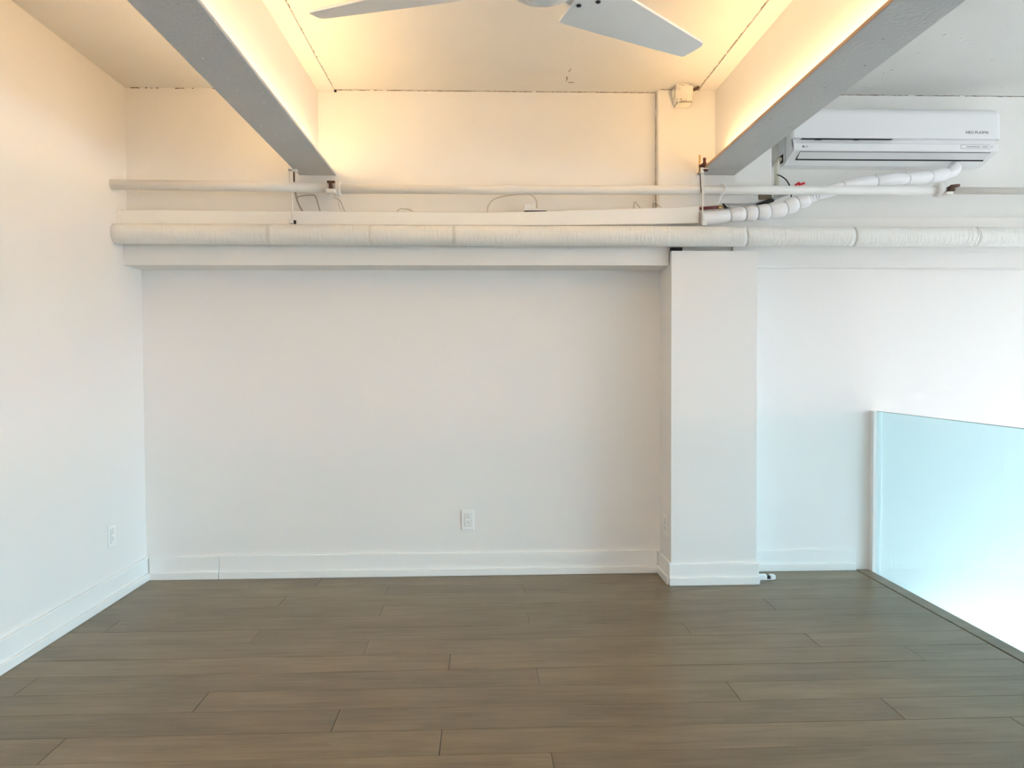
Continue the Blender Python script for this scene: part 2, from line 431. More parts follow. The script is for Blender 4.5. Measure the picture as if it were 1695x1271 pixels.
# ------------------------------------------------------------------ cracks and seams in the old ceiling, shade line at the column
def crack_strip(name, p, q, width, z_dir, gaps=0.0, n=60, mat=CRACK, parent=None, amp=0.003, thick=0.0012, seed=1):
    """a ragged dark line: pieces of uneven width along p-q, standing 1 mm proud of the surface"""
    rnd = random.Random(seed)
    p, q = Vector(p), Vector(q); d = (q - p); L = d.length; d.normalize()
    zd = Vector(z_dir).normalized(); s = d.cross(zd).normalized()
    bm = bmesh.new(); prev = None
    for i in range(n + 1):
        skip = rnd.random() < gaps
        c = p + d * (L * i / n) + s * rnd.uniform(-amp, amp)
        wd = width * rnd.uniform(0.25, 1.0)
        cur = None if skip else [bm.verts.new(c + s * wd / 2), bm.verts.new(c - s * wd / 2), bm.verts.new(c - s * wd / 2 + zd * thick), bm.verts.new(c + s * wd / 2 + zd * thick)]
        if prev and cur:
            for k in range(4): bm.faces.new((prev[k], prev[(k + 1) % 4], cur[(k + 1) % 4], cur[k]))
        prev = cur
    return obj(name, bm, mat, parent)
ceil_ob = bpy.data.objects['ceiling']; up_ob = bpy.data.objects['wall_upper']
def crack_and_shade(*a, **k):
    o = crack_strip('joint_crack_and_shade', *a, **k); return o
crack_and_shade((-0.792, -1.3, ZC - 0.0002), (-0.795, -0.20, ZC - 0.0002), 0.003, (0, 0, -1), gaps=0.45, n=160, parent=ceil_ob, amp=0.0015, seed=3)
crack_and_shade((1.152, -1.5, ZC - 0.0002), (1.150, -0.22, ZC - 0.0002), 0.0050, (0, 0, -1), gaps=0.02, n=90, parent=ceil_ob, amp=0.002, seed=4)
crack_and_shade((-0.78, UY - 0.0002, ZC - 0.004), (0.93, UY - 0.0002, ZC - 0.004), 0.0042, (0, -1, 0), gaps=0.02, n=150, parent=up_ob, amp=0.0008, seed=5)
crack_and_shade((XL + 0.01, UY - 0.0002, ZC - 0.003), (-1.30, UY - 0.0002, ZC - 0.003), 0.0055, (0, -1, 0), gaps=0.45, n=60, parent=up_ob, amp=0.0008, seed=6)
crack_and_shade((0.94, -0.2002, ZC - 0.003), (1.235, -0.2002, ZC - 0.003), 0.004, (0, -1, 0), gaps=0.1, n=30, parent=up_ob, amp=0.001, seed=8)
crack_and_shade((1.56, -0.0402, ZC2 - 0.004), (4.5, -0.0402, ZC2 - 0.004), 0.0045, (0, -1, 0), gaps=0.05, n=180, parent=up_ob, amp=0.0008, seed=9)
crack_and_shade((0.9305, UY - 0.002, 1.98), (0.9305, UY - 0.002, 2.65), 0.003, (-1, -1, 0), gaps=0.05, n=40, parent=up_ob, amp=0.0008, seed=10)  # shaded left side of the column drawn as a dark line
crack_and_shade((0.433, -0.465, ZC - 0.0002), (0.430, -0.42, ZC - 0.0002), 0.004, (0, 0, -1), n=6, parent=ceil_ob, seed=11)
crack_and_shade((0.425, -0.36, ZC - 0.0002), (0.43, -0.30, ZC - 0.0002), 0.006, (0, 0, -1), n=8, parent=ceil_ob, seed=12)
crack_and_shade((0.44, -0.28, ZC - 0.0002), (0.47, -0.285, ZC - 0.0002), 0.007, (0, 0, -1), n=6, parent=ceil_ob, seed=13)
crack_and_shade((2.07, -0.15, ZC2 - 0.0002), (2.12, -0.16, ZC2 - 0.0002), 0.015, (0, 0, -1), n=8, parent=ceil_ob, mat=CEIL, thick=0.004, seed=14)
crack_and_shade((1.93, -0.10, ZC2 - 0.0002), (2.00, -0.11, ZC2 - 0.0002), 0.010, (0, 0, -1), n=8, parent=ceil_ob, mat=CEIL, thick=0.003, seed=15)
box_obj('hole', BLACK, up_ob, -0.797, -0.783, UY - 0.0015, UY + 0.004, 2.644, 2.658)

def chips(parent, mat, n, xr, yr, z, size, seed, thick=0.0008):
    rnd = random.Random(seed); bm = bmesh.new()
    for _ in range(n):
        x, y = rnd.uniform(*xr), rnd.uniform(*yr); r = size * rnd.uniform(0.4, 1.3); k = rnd.randint(5, 7); a0 = rnd.random() * 6
        pts = [(x + r * rnd.uniform(0.4, 1.3) * math.cos(a0 + 2 * PI * q / k), y + r * rnd.uniform(0.5, 1.6) * math.sin(a0 + 2 * PI * q / k)) for q in range(k)]
        lo = [bm.verts.new((p[0], p[1], z - thick)) for p in pts]; hi = [bm.verts.new((p[0], p[1], z - 0.0001)) for p in pts]
        for q in range(k): bm.faces.new((lo[q], lo[(q + 1) % k], hi[(q + 1) % k], hi[q]))
        bm.faces.new(lo); bm.faces.new(list(reversed(hi)))
    return tag(obj('paint_chips', bm, mat, parent), kind='stuff')
CHIP = paint('grey_chipped_spot', (0.22, 0.21, 0.20), 0.8)
CHIPW = paint('white_chipped_spot', (0.85, 0.85, 0.84), 0.7)
chips(ceil_ob, CHIP, 16, (1.9, 3.2), (-1.6, -0.15), ZC2, 0.0030, 21)
chips(ceil_ob, CHIPW, 16, (1.8, 3.2), (-1.5, -0.12), ZC2, 0.009, 22, 0.003)
_bl, _br = [o for o in COL.objects if o.name.startswith('steel_beam')]
chips(_br, CHIP, 12, (1.17, 1.33), (-1.9, -0.25), ZB, 0.0025, 23)
chips(_bl, CHIPW, 12, (-0.96, -0.81), (-1.7, -0.3), ZB, 0.0035, 24)

# ------------------------------------------------------------------ ceiling fan
FZ = 2.205
FC = Vector((0.1567, -2.1926, FZ))
fan = thing('ceiling_fan', (FC.x, FC.y, FZ), 'white ceiling fan with three broad tapering blades hanging between the two beams', 'ceiling fan')
bm = bmesh.new(); bm_lathe_z(bm, [(0.02, -0.0435), (0.066, -0.042), (0.080, -0.035), (0.086, -0.022), (0.090, 0.0), (0.090, 0.055), (0.078, 0.085), (0.045, 0.105), (0.02, 0.11)], c=FC); obj('motor_housing', bm, FANW, fan)
bm = bmesh.new(); bm_lathe_z(bm, [(0.015, -0.052), (0.040, -0.051), (0.045, -0.0485), (0.045, -0.0442), (0.015, -0.0440)], c=FC); obj('hub_cap', bm, FANW, fan)
bm = bmesh.new(); bm_tube(bm, [FC + Vector((0, 0, 0.10)), (FC.x, FC.y, ZC - 0.05)], 0.013, 16); obj('downrod', bm, FANW, fan)
bm = bmesh.new(); bm_lathe_z(bm, [(0.02, ZC - 0.075 - FZ), (0.055, ZC - 0.06 - FZ), (0.07, ZC - 0.02 - FZ), (0.07, ZC - 0.001 - FZ)], c=FC); obj('canopy', bm, FANW, fan)
def fan_blade(ang):
    # stations along the blade: (u, leading v, trailing v); the trailing edge hangs lower, twist eases towards the tip
    le = lambda u: -0.0863 + 0.0028 * u
    tr = lambda u: 0.1399 - 0.211 * u
    ST = [(0.135, -0.070, -0.012), (0.150, -0.082, 0.026), (0.165, le(0.165), 0.062), (0.177, le(0.177), 0.090), (0.182, le(0.182), 0.0975), (0.189, le(0.189), 0.1000)]
    ST += [(u, le(u), tr(u)) for u in (0.197, 0.25, 0.32, 0.40, 0.48, 0.56, 0.63, 0.667)]
    ST += [(0.678, -0.0838, -0.0035), (0.684, -0.079, -0.0060), (0.688, -0.070, -0.012)]
    cu, cv = math.cos(ang), math.sin(ang)
    def P(u, v, dz):
        z = -v * 0.185 + 0.35 * (v - 0.01) ** 2 - 0.001
        return (FC.x + u * cu - v * cv, FC.y + u * cv + v * cu, FC.z + z + dz)
    bm = bmesh.new()
    NV = 8
    lo = [[bm.verts.new(P(u, a + (b - a) * k / NV, -0.004)) for k in range(NV + 1)] for u, a, b in ST]
    hi = [[bm.verts.new(P(u, a + (b - a) * k / NV, 0.004)) for k in range(NV + 1)] for u, a, b in ST]
    for i in range(len(ST) - 1):
        for k in range(NV):
            f = bm.faces.new((lo[i][k], lo[i][k + 1], lo[i + 1][k + 1], lo[i + 1][k])); f.smooth = True
            f = bm.faces.new((hi[i][k], hi[i + 1][k], hi[i + 1][k + 1], hi[i][k + 1])); f.smooth = True
        for k in (0, NV):
            bm.faces.new((lo[i][k], lo[i + 1][k], hi[i + 1][k], hi[i][k]))
    for i in (0, len(ST) - 1):
        for k in range(NV): bm.faces.new((lo[i][k], lo[i][k + 1], hi[i][k + 1], hi[i][k]))
    for e in bm.edges:
        if len(e.link_faces) == 2 and e.link_faces[0].smooth != e.link_faces[1].smooth: e.smooth = False
    bl = obj('blade', bm, FANW, fan)
    bm = bmesh.new()
    c = [bm.verts.new(P(u, v, dz)) for dz in (0.005, 0.013) for u, v in ((0.060, -0.03), (0.060, 0.03), (0.19, 0.040), (0.19, -0.065))]
    for f in ((0, 1, 2, 3), (7, 6, 5, 4), (0, 4, 5, 1), (1, 5, 6, 2), (2, 6, 7, 3), (3, 7, 4, 0)): bm.faces.new([c[i] for i in f])
    obj('blade_arm', bm, FANW, fan)
    for u_, v_ in ((0.165, 0.012), (0.200, -0.029), (0.165, -0.060)):
        p = Vector(P(u_, v_, -0.0045))
        bm = bmesh.new(); bm_lathe_z(bm, [(0.006, -0.003), (0.0075, -0.0015), (0.0075, 0.0005)], 12, p); obj('screw', bm, RUBBER, bl)
for i in range(3): fan_blade(math.radians(43.75 + 120 * i))

# ------------------------------------------------------------------ upper pipe with couplings
PY = -0.312
pipe = thing('steel_pipe', (-1.89, PY, 2.1), 'thin cream painted pipe running the length of the wall above the thick pipe', 'pipe')
tube_obj('pipe_section', PIPE, pipe, [(XL, PY, 2.113), (-1.2, PY, 2.107), (-0.80, PY, 2.101)], 0.0252, 20)
tube_obj('pipe_section', PIPE, pipe, [(-0.742, PY, 2.096), (0.0, PY, 2.0945), (1.2, PY, 2.098), (2.42, PY, 2.102)], 0.0230, 20)
tube_obj('pipe_section', PIPE, pipe, [(2.40, PY, 2.101), (4.2, PY, 2.102), (XR, PY, 2.102)], 0.0182, 20)
def coupling(x, z, flip):
    c = thing('coupling', (0, 0, 0), None, None); c.parent = pipe; c.location = Vector((x, PY, z)) - pipe.location
    bm = bmesh.new()
    bm_tube(bm, [(x - 0.028, PY, z), (x - 0.026, PY, z), (x - 0.012, PY, z), (x - 0.011, PY, z), (x + 0.011, PY, z), (x + 0.012, PY, z), (x + 0.030, PY, z)], [0.030, 0.036, 0.036, 0.031, 0.031, 0.036, 0.036], 24)
    bm_box(bm, x - 0.026, x + 0.020, PY - 0.060, PY - 0.028, z - 0.032, z - 0.010, bevel=0.004)
    obj('housing', bm, PIPE, c)
    s = 1 if not flip else -1
    bm = bmesh.new()
    bm_tube(bm, [(x - 0.004, PY - 0.045, z - 0.012), (x - 0.004, PY - 0.047, z + 0.030)], 0.010, 6)
    bm_box(bm, x - 0.022, x + 0.018, PY - 0.052, PY - 0.040, z + 0.020, z + 0.032, bevel=0.003)
    bo = obj('bolt', bm, RUST, c); bo['label'] = 'rusty exposed bolt'
    bm = bmesh.new()
    bm_tube(bm, [(x + 0.026, PY, z), (x + 0.028, PY, z), (x + 0.038, PY, z), (x + 0.040, PY, z)], [0.026, 0.037, 0.037, 0.026], 24)
    obj('end_ring', bm, PIPE, c)
coupling(-0.775, 2.094, False)
c = thing('coupling', (0, 0, 0), None, None); c.parent = pipe; c.location = Vector((2.41, PY, 2.103)) - pipe.location
bm = bmesh.new(); bm_tube(bm, [(2.385, PY, 2.103), (2.387, PY, 2.103), (2.420, PY, 2.103), (2.424, PY, 2.103)], [0.025, 0.036, 0.036, 0.022], 24)
bm_box(bm, 2.415, 2.452, PY - 0.050, PY - 0.015, 2.070, 2.086, bevel=0.004); obj('housing', bm, PIPE, c)
bm = bmesh.new(); bm_tube(bm, [(2.438, PY - 0.030, 2.100), (2.452, PY - 0.036, 2.112), (2.490, PY - 0.038, 2.121)], [0.014, 0.013, 0.007], 8)
bm_box(bm, 2.432, 2.462, PY - 0.05, PY - 0.02, 2.088, 2.100, bevel=0.003); bo = obj('bolt', bm, RUST, c); bo['label'] = 'rusty exposed bolt'
# flaked paint spot on the pipe
# ------------------------------------------------------------------ thick insulated pipe, in jacketed lengths
BY, BR = -0.285, 0.0517
big = thing('insulated_pipe', (XL, BY, 1.86), 'thick pipe in textured white canvas jacket running below the thin pipe', 'pipe')
seams = [XL, -1.108, -0.594, -0.158, 1.373, 1.95, 2.612, XR]
def bz(x): return 1.869 - 0.0075 * min(1.0, (x - XL) / 2.0) if x < 1 else 1.8612
for i, (a, b) in enumerate(zip(seams[:-1], seams[1:])):
    n = max(2, int((b - a) / 0.02)); pts, rd = [], []
    rr = BR + (0.0, 0.0008, -0.0004, 0.0006, 0.0, 0.0009, 0.0)[i]
    for k in range(n + 1):
        x = a + (b - a) * k / n
        pts.append((x + (0.0002 if k == 0 else -0.0002 if k == n else 0), BY, bz(x)))
        rd.append(rr + random.uniform(-0.0004, 0.0004) - (0.0004 if k in (0, n) else 0))
    tube_obj('jacket_section', JACKET, big, pts, rd, 32)
for x, tw in ((-1.108, 0.004), (-0.594, 0.012), (-0.158, 0.004), (2.612, 0.010)):
    pts = [(x + tw * math.sin(a * 1.3) + random.uniform(-0.002, 0.002), BY + (BR + 0.001) * math.cos(a), bz(x) + (BR + 0.001) * math.sin(a)) for a in [PI * 0.55 + k * 0.18 for k in range(16)]]
    o_ = tube_obj('jacket_seam', JACKET, big, pts, [0.0022 * random.uniform(0.5, 1.5) for _ in pts], 6)
pts = [(1.373 - 0.010 * math.sin(a), BY + (BR - 0.0003) * math.cos(a), bz(1.3) + (BR - 0.0003) * math.sin(a)) for a in [PI * 0.8 + k * 0.1 for k in range(9)]]
tube_obj('split', BLACK, big, pts, 0.0013, 6)

# ------------------------------------------------------------------ line cover (white folded sheet channel) above the thick pipe
DY0, DY1 = -0.262, -0.2065
cov = thing('line_cover', (-0.4, -0.235, 1.93), 'long flat white cover strip lying on the thick pipe, its right end lifted', 'cable cover')
N = 48
def cz(x):
    t_ = max(0.0, (x - 0.0) / 1.13)
    z0 = 1.924 - 0.004 * (x - XL) / 2 + 0.017 * t_ ** 1.6
    z1 = 1.997 - 0.008 * min(1, (x - XL) / 1.9) + 0.036 * t_ ** 1.3
    return z0, z1
bm = bmesh.new(); prev = None
for k in range(N + 1):
    x = XL + 0.001 + (1.135 - XL) * k / N
    z0, z1 = cz(x)
    sec = [(DY0 + 0.002, z0), (DY0, z0 + 0.003), (DY0, z1 - 0.003), (DY0 + 0.003, z1), (DY1, z1), (DY1, z1 - 0.003), (DY0 + 0.004, z1 - 0.004), (DY0 + 0.004, z0)]
    cur = [bm.verts.new((x, y, z)) for y, z in sec]
    if prev:
        for i in range(8): bm.faces.new((prev[i], prev[(i + 1) % 8], cur[(i + 1) % 8], cur[i]))
    else: bm.faces.new(cur)
    prev = cur
bm.faces.new(list(reversed(prev)))
obj('cover_sheet', bm, DUCT, cov)
box_obj('end_return', DUCT, cov, 1.1352, 1.1375, DY0 + 0.001, DY1 - 0.002, cz(1.135)[0] + 0.002, cz(1.135)[1] - 0.001)

# ------------------------------------------------------------------ air conditioner
ac = thing('air_conditioner', (2.21, -0.04, 2.28), 'white wall mounted air conditioner unit at upper right', 'air conditioner')
AX0, AX1 = 1.650, 2.766
# body: cross-section (y, z)
body = [(-0.0405, 2.280), (-0.115, 2.280), (-0.165, 2.2965), (-0.168, 2.300), (-0.247, 2.3235), (-0.253, 2.328), (-0.253, 2.3625), (-0.248, 2.3655), (-0.226, 2.3665), (-0.226, 2.40), (-0.226, 2.53),
        (-0.20, 2.555), (-0.15, 2.568), (-0.0405, 2.570)]
bm = bmesh.new(); bm_prism_x(bm, body, AX0, AX1)
bmesh.ops.triangulate(bm, faces=[f for f in bm.faces if len(f.verts) > 4])
obj('body', bm, PLASTIC, ac)
# front panel with a rounded top and corners
prof = []
for k in range(9):
    a = k / 8 * PI / 2
    prof.append((-0.205 - 0.051 * math.cos(a), 2.515 + 0.045 * math.sin(a)))
front = [(-0.256, 2.393)] + prof + [(-0.190, 2.560), (-0.2262, 2.53), (-0.2262, 2.391), (-0.252, 2.390)]
bm = bmesh.new()
xs = [AX0 - 0.006, AX0 - 0.004, AX0 + 0.004, AX1 - 0.010, AX1 + 0.004, AX1 + 0.010, AX1 + 0.012]
rings = []
for i, x in enumerate(xs):
    ins = (0.010, 0.003, 0.0, 0.0, 0.003, 0.009, 0.016)[i]
    zc_, yc_ = 2.47, -0.23
    rings.append([bm.verts.new((x, y + (ins if y < -0.235 else 0), z - (ins * 1.2 if z > 2.5 else 0))) for y, z in front])
k = len(front)
for i in range(len(xs) - 1):
    for j in range(k):
        f = bm.faces.new((rings[i][j], rings[i][(j + 1) % k], rings[i + 1][(j + 1) % k], rings[i + 1][j]))
bm.faces.new(rings[0]); bm.faces.new(list(reversed(rings[-1])))
bmesh.ops.triangulate(bm, faces=[f for f in bm.faces if len(f.verts) > 4])
fp = obj('front_panel', bm, PLASTIC, ac)
for p_ in fp.data.polygons: p_.use_smooth = False
boxes_obj('panel_gap', BLACK, ac, [(AX0 + 0.045, AX0 + 0.54, -0.2508, -0.2265, 2.3892, 2.3899), (AX0 + 0.125, AX0 + 0.157, -0.2506, -0.2265, 2.3865, 2.3888), (AX0 + 0.335, AX0 + 0.362, -0.2506, -0.2265, 2.3870, 2.3888)])
# louver: a flap on the sloping lower face
def slope_pt(s, off):   # s 0 at the upper edge of the slope, 1 at the lower edge; off = proud of the face
    y = -0.247 + (0.082) * s; z = 2.3235 - 0.027 * s
    n_ = Vector((0, -0.027, -0.082)).normalized()
    return y + n_.y * off, z + n_.z * off
def slope_quad(name, mat, x00, x01, x10, x11, s0, s1, lo, hi):
    bm = bmesh.new(); vs = []
    for off in (lo, hi):
        for (xa, xb, s) in ((x00, x01, s0), (x10, x11, s1)):
            y, z = slope_pt(s, off); vs += [bm.verts.new((xa, y, z)), bm.verts.new((xb, y, z))]
    for f in ((0, 1, 3, 2), (4, 6, 7, 5), (0, 4, 5, 1), (2, 3, 7, 6), (0, 2, 6, 4), (1, 5, 7, 3)): bm.faces.new([vs[i] for i in f])
    return obj(name, bm, mat, ac)
slope_quad('louver_gap', BLACK, AX0 + 0.037, AX1 - 0.037, AX0 + 0.045, AX1 - 0.027, 0.04, 0.985, 0.0002, 0.0015)
lv = slope_quad('louver', LOUVER, AX0 + 0.039, AX1 - 0.039, AX0 + 0.046, AX1 - 0.029, 0.075, 0.80, 0.0006, 0.003)
# display window, button, printed marks
YFace = -0.253
box_obj('display_outline', GREYTXT, ac, 2.5590, 2.7170, YFace - 0.0009, YFace - 0.0001, 2.3386, 2.3594)
dp = box_obj('display_window', PLASTIC, ac, 2.5603, 2.7157, YFace - 0.0014, YFace - 0.00095, 2.3399, 2.3581)
box_obj('display_strip', CABLEG2, dp, 2.588, 2.664, YFace - 0.0021, YFace - 0.00145, 2.3455, 2.3525)
box_obj('display_strip', CABLEG2, dp, 2.674, 2.706, YFace - 0.0021, YFace - 0.00145, 2.3455, 2.3525)
bm = bmesh.new(); bm_tube(bm, [(2.730, YFace - 0.0001, 2.349), (2.730, YFace - 0.002, 2.349)], 0.008, 16); obj('button', bm, PLASTIC2, ac)
def text(name, s, x, z, size, y, mat, parent, sx=1.0):
    cu = bpy.data.curves.new(name, 'FONT'); cu.body = s; cu.size = size; cu.extrude = 0.0003; cu.align_x = 'LEFT'
    cu.materials.append(mat)
    tmp = bpy.data.objects.new(name, cu); COL.objects.link(tmp)
    bpy.context.view_layer.update()
    me = bpy.data.meshes.new_from_object(tmp.evaluated_get(bpy.context.evaluated_depsgraph_get()))
    bpy.data.objects.remove(tmp)
    o = bpy.data.objects.new(name, me); COL.objects.link(o)
    if not me.materials: me.materials.append(mat)
    o.rotation_euler = (PI / 2, 0, 0); o.scale = (sx, 1, 1)
    o.parent = parent; o.location = Vector((x, y, z)) - world_loc(parent)
    return o
text('lettering', 'NEO PLASMA', 2.582, 2.4185, 0.019, -0.2568, GREYTXT, ac, 1.12)
bm = bmesh.new(); bm_tube(bm, [(1.700, YFace - 0.0001, 2.3445), (1.700, YFace - 0.0012, 2.3445)], 0.0058, 20); lg = obj('logo', bm, GREYTXT, ac)
box_obj('logo_mark', PLASTIC, lg, 1.7005, 1.7040, YFace - 0.0016, YFace - 0.00125, 2.3440, 2.3450)
box_obj('logo_mark', PLASTIC, lg, 1.6985, 1.6995, YFace - 0.0016, YFace - 0.00125, 2.3415, 2.3470)
text('lettering', 'LG', 1.7085, 2.3405, 0.0115, YFace - 0.0008, GREYTXT, ac, 1.15)
# hollow and seam on the left cheek of the unit
box_obj('pipe_hole', BLACK, ac, AX0 - 0.0012, AX0 + 0.0005, -0.110, -0.070, 2.300, 2.345)
box_obj('side_seam', BLACK, ac, AX0 - 0.0008, AX0 + 0.0005, -0.140, -0.1385, 2.29, 2.47)

# ------------------------------------------------------------------ taped refrigerant hose, in bulging wraps
HOSE = [(1.15, -0.25, 1.964), (1.235, -0.25, 1.971), (1.303, -0.25, 1.979), (1.348, -0.25, 1.984), (1.388, -0.25, 1.986), (1.42, -0.25, 1.989), (1.45, -0.25, 1.993), (1.485, -0.25, 1.996), (1.518, -0.25, 2.001), (1.561, -0.25, 2.007), (1.603, -0.25, 2.02), (1.632, -0.25, 2.03), (1.665, -0.25, 2.045), (1.698, -0.25, 2.056), (1.727, -0.25, 2.07), (1.766, -0.25, 2.087), (1.835, -0.25, 2.108), (1.92, -0.25, 2.134), (2.012, -0.245, 2.152), (2.101, -0.245, 2.165), (2.186, -0.245, 2.173), (2.278, -0.235, 2.181), (2.36, -0.22, 2.19), (2.439, -0.2, 2.204), (2.499, -0.19, 2.216), (2.549, -0.18, 2.231), (2.579, -0.17, 2.251), (2.589, -0.16, 2.28)]
hp = smooth_path(HOSE, 8)
hose = thing('wrapped_hose', tuple(HOSE[0]), 'white taped refrigerant hose bulging up from the cover strip to the air conditioner', 'hose')
def seg_at(xa, xb): return [p for p in hp if xa <= p.x <= xb]
BRK = [1.145, 1.305, 1.390, 1.452, 1.519, 1.606, 1.668, 1.728]
RAD = [0.0375, 0.038, 0.041, 0.0435, 0.0435, 0.043, 0.041]
def wrap(ps, r, bulge, name='wrap_section', first=False):
    n = len(ps); rd = []
    for i in range(n):
        t_ = i / (n - 1)
        end = max(0.0, (t_ - 0.62) / 0.38)
        body = r * (1 - (0 if first else 0.18) * (1 - t_) ** 3)
        rd.append(body * max(0.80, math.sqrt(max(0.0, 1 - (0.80 * end) ** 2.6))))
    bm = bmesh.new(); bm_tube(bm, ps, rd, 28); obj(name, bm, WRAP, hose)
def resample(ps, n):
    out = []
    L_ = [0]
    for a, b in zip(ps[:-1], ps[1:]): L_.append(L_[-1] + (b - a).length)
    for i in range(n):
        s = L_[-1] * i / (n - 1); j = 0
        while j < len(L_) - 2 and L_[j + 1] < s: j += 1
        f_ = (s - L_[j]) / max(1e-9, L_[j + 1] - L_[j]); out.append(ps[j].lerp(ps[j + 1], f_))
    return out
dense = resample(hp, 600)
def sect(xa, xb, n=18):
    ps = [p for p in dense if xa <= p.x <= xb]
    return resample(ps, n)
for i in range(7): wrap(sect(BRK[i], BRK[i + 1]), RAD[i], 0.16 if i else 0.14, first=(i == 0))
wrap(sect(1.724, 1.740, 6), 0.036, 0.1); wrap(sect(1.738, 1.756, 6), 0.032, 0.1); wrap(sect(1.754, 1.772, 6), 0.031, 0.1)
for a, b, r in ((1.770, 1.918, 0.033), (1.916, 2.100, 0.0345), (2.098, 2.276, 0.0345), (2.274, 2.420, 0.0355), (2.418, 2.530, 0.0365)):
    wrap(sect(a, b), r, 0.13)
tail = resample([p for p in dense if p.x >= 2.522], 12)
wrap(tail, 0.034, 0.08)
for x in (2.10, 2.276):
    p = min(dense, key=lambda q: abs(q.x - x))
    tube_obj('tape_end', WRAP, hose, [p + Vector((-0.002, -0.008, 0.028)), p + Vector((0, -0.010, 0.036)), p + Vector((0.003, -0.012, 0.043))], [0.004, 0.003, 0.001], 6)

# ------------------------------------------------------------------ hangers
h = thing('pipe_hanger', (-0.995, -0.278, ZB), 'cream painted rod hanger clamped to the left beam, holding the thick pipe', 'hanger')
bm = bmesh.new(); bm_box(bm, -1.010, -0.962, -0.292, -0.262, ZB + 0.0145, ZB + 0.026, bevel=0.002); bm_box(bm, -1.012, -0.990, -0.292, -0.262, ZB - 0.012, ZB + 0.024, bevel=0.002)
bm_box(bm, -1.010, -0.965, -0.292, -0.262, ZB - 0.013, ZB - 0.001, bevel=0.002); obj('beam_clamp', bm, PIPE, h)
box_obj('strap', PIPE, h, -1.003, -0.991, -0.2865, -0.2835, 2.085, ZB - 0.0135)
bm = bmesh.new(); ps = []; rd = []
for k in range(46):
    ps.append((-0.983, -0.276, 2.135 + k * 0.00122 + 0.0)); rd.append(0.0036 if k % 2 else 0.0047)
bm_tube(bm, ps, rd, 8); obj('threaded_rod', bm, RUST, h)
tube_obj('strap_edge', CABLEG, h, [(-1.0045, -0.285, 2.19), (-1.0045, -0.285, 2.09)], 0.0013, 6)
tube_obj('rod', PIPE, h, [(-0.996, -0.279, 2.125), (-0.992, -0.280, 1.936)], 0.0042, 10)
box_obj('nut', PIPE, h, -1.006, -0.984, -0.300, -0.276, 1.9225, 1.9445, bevel=0.003)
box_obj('nut_recess', BLACK, h, -0.9845, -0.974, -0.292, -0.276, 1.9215, 1.9400, bevel=0.002)

h = thing('pipe_hanger', (1.13, -0.345, ZB), 'hanger with dark red clamp, brass rod and white strap at the right beam end', 'hanger')
HY = -0.345
tube_obj('brass_rod', BRASSM, h, [(1.1155, HY, 2.185), (1.1155, HY, 2.270)], 0.0048, 10)
bm = bmesh.new()
bm_tube(bm, [(1.112, HY, 2.212), (1.125, HY, 2.214), (1.140, HY, 2.224), (1.144, HY, 2.232)], [0.009, 0.009, 0.010, 0.009], 8)
bm_tube(bm, [(1.141, HY, 2.226), (1.141, HY, 2.255)], [0.007, 0.0085], 8)
bm_tube(bm, [(1.134, HY, 2.218), (1.138, HY, 2.200), (1.146, HY, 2.192)], [0.006, 0.005, 0.008], 8)
bm_box(bm, 1.132, 1.158, HY - 0.012, HY + 0.012, 2.187, 2.196, bevel=0.002)
o_ = obj('beam_clamp', bm, MAROON, h); o_['label'] = 'dark red iron beam clamp'
bm = bmesh.new(); bm_box(bm, 1.119, 1.137, HY - 0.008, HY + 0.008, 2.176, 2.206, bevel=0.003); bm_box(bm, 1.120, 1.162, HY - 0.010, HY + 0.010, 2.1965, 2.2025, bevel=0.002); obj('clamp_plate', bm, PIPE, h)
bm = bmesh.new(); bm_prism_x(bm, [(-0.002, 0), (0.002, 0), (0.002, 1), (-0.002, 1)], 0, 1)
bm.free()
bm = bmesh.new()
a_ = [bm.verts.new(p) for p in ((1.1225, HY - 0.002, 2.173), (1.1385, HY - 0.002, 2.173), (1.1410, HY - 0.002, 2.120), (1.1395, HY - 0.002, 2.074), (1.1275, HY - 0.002, 2.074), (1.1260, HY - 0.002, 2.120))]
r_ = bmesh.ops.extrude_face_region(bm, geom=[bm.faces.new(a_)])
bmesh.ops.translate(bm, vec=(0, 0.004, 0), verts=[v for v in r_['geom'] if isinstance(v, bmesh.types.BMVert)]); obj('strap', bm, PIPE, h)
tube_obj('strap_edge', RUST, h, [(1.1185, HY + 0.003, 2.180), (1.1215, HY + 0.003, 2.120), (1.1255, HY + 0.003, 2.076)], 0.0025, 6)
tube_obj('rod', PIPE, h, [(1.132, HY, 2.073), (1.136, -0.330, 2.00), (1.146, -0.300, 1.936)], 0.0038, 10)
tube_obj('strap_tail', PIPE, h, [(1.140, HY, 2.073), (1.136, HY + 0.004, 2.055), (1.133, HY + 0.006, 2.035)], 0.0022, 6)
box_obj('nut', PIPE, h, 1.141, 1.166, -0.312, -0.285, 1.9155, 1.939, bevel=0.003)

# ------------------------------------------------------------------ box on the ceiling corner, cables and small fittings
jb = thing('ceiling_box', (1.06, -0.24, 2.66), 'lumpy cream painted junction box in the corner of ceiling and column', 'junction box')
bm = bmesh.new(); bm_box(bm, 1.012, 1.100, -0.285, -0.201, 2.570, 2.6595)
bmesh.ops.subdivide_edges(bm, edges=bm.edges[:], cuts=5, use_grid_fill=True)
for v in bm.verts:
    k_ = max(0.0, (abs(v.co.x - 1.056) - 0.030) / 0.014)
    if v.co.y < -0.27: v.co.y += 0.007 * k_ * k_
    if v.co.z < 2.60: v.co.x += (0.005 if v.co.x < 1.05 else -0.007) * (2.60 - v.co.z) / 0.03
    if v.co.y < -0.21 and v.co.z < 2.655: v.co += Vector((random.uniform(-1, 1), random.uniform(-1, 1), random.uniform(-1, 1))) * 0.0028
obj('box_body', bm, LUMPY, jb)
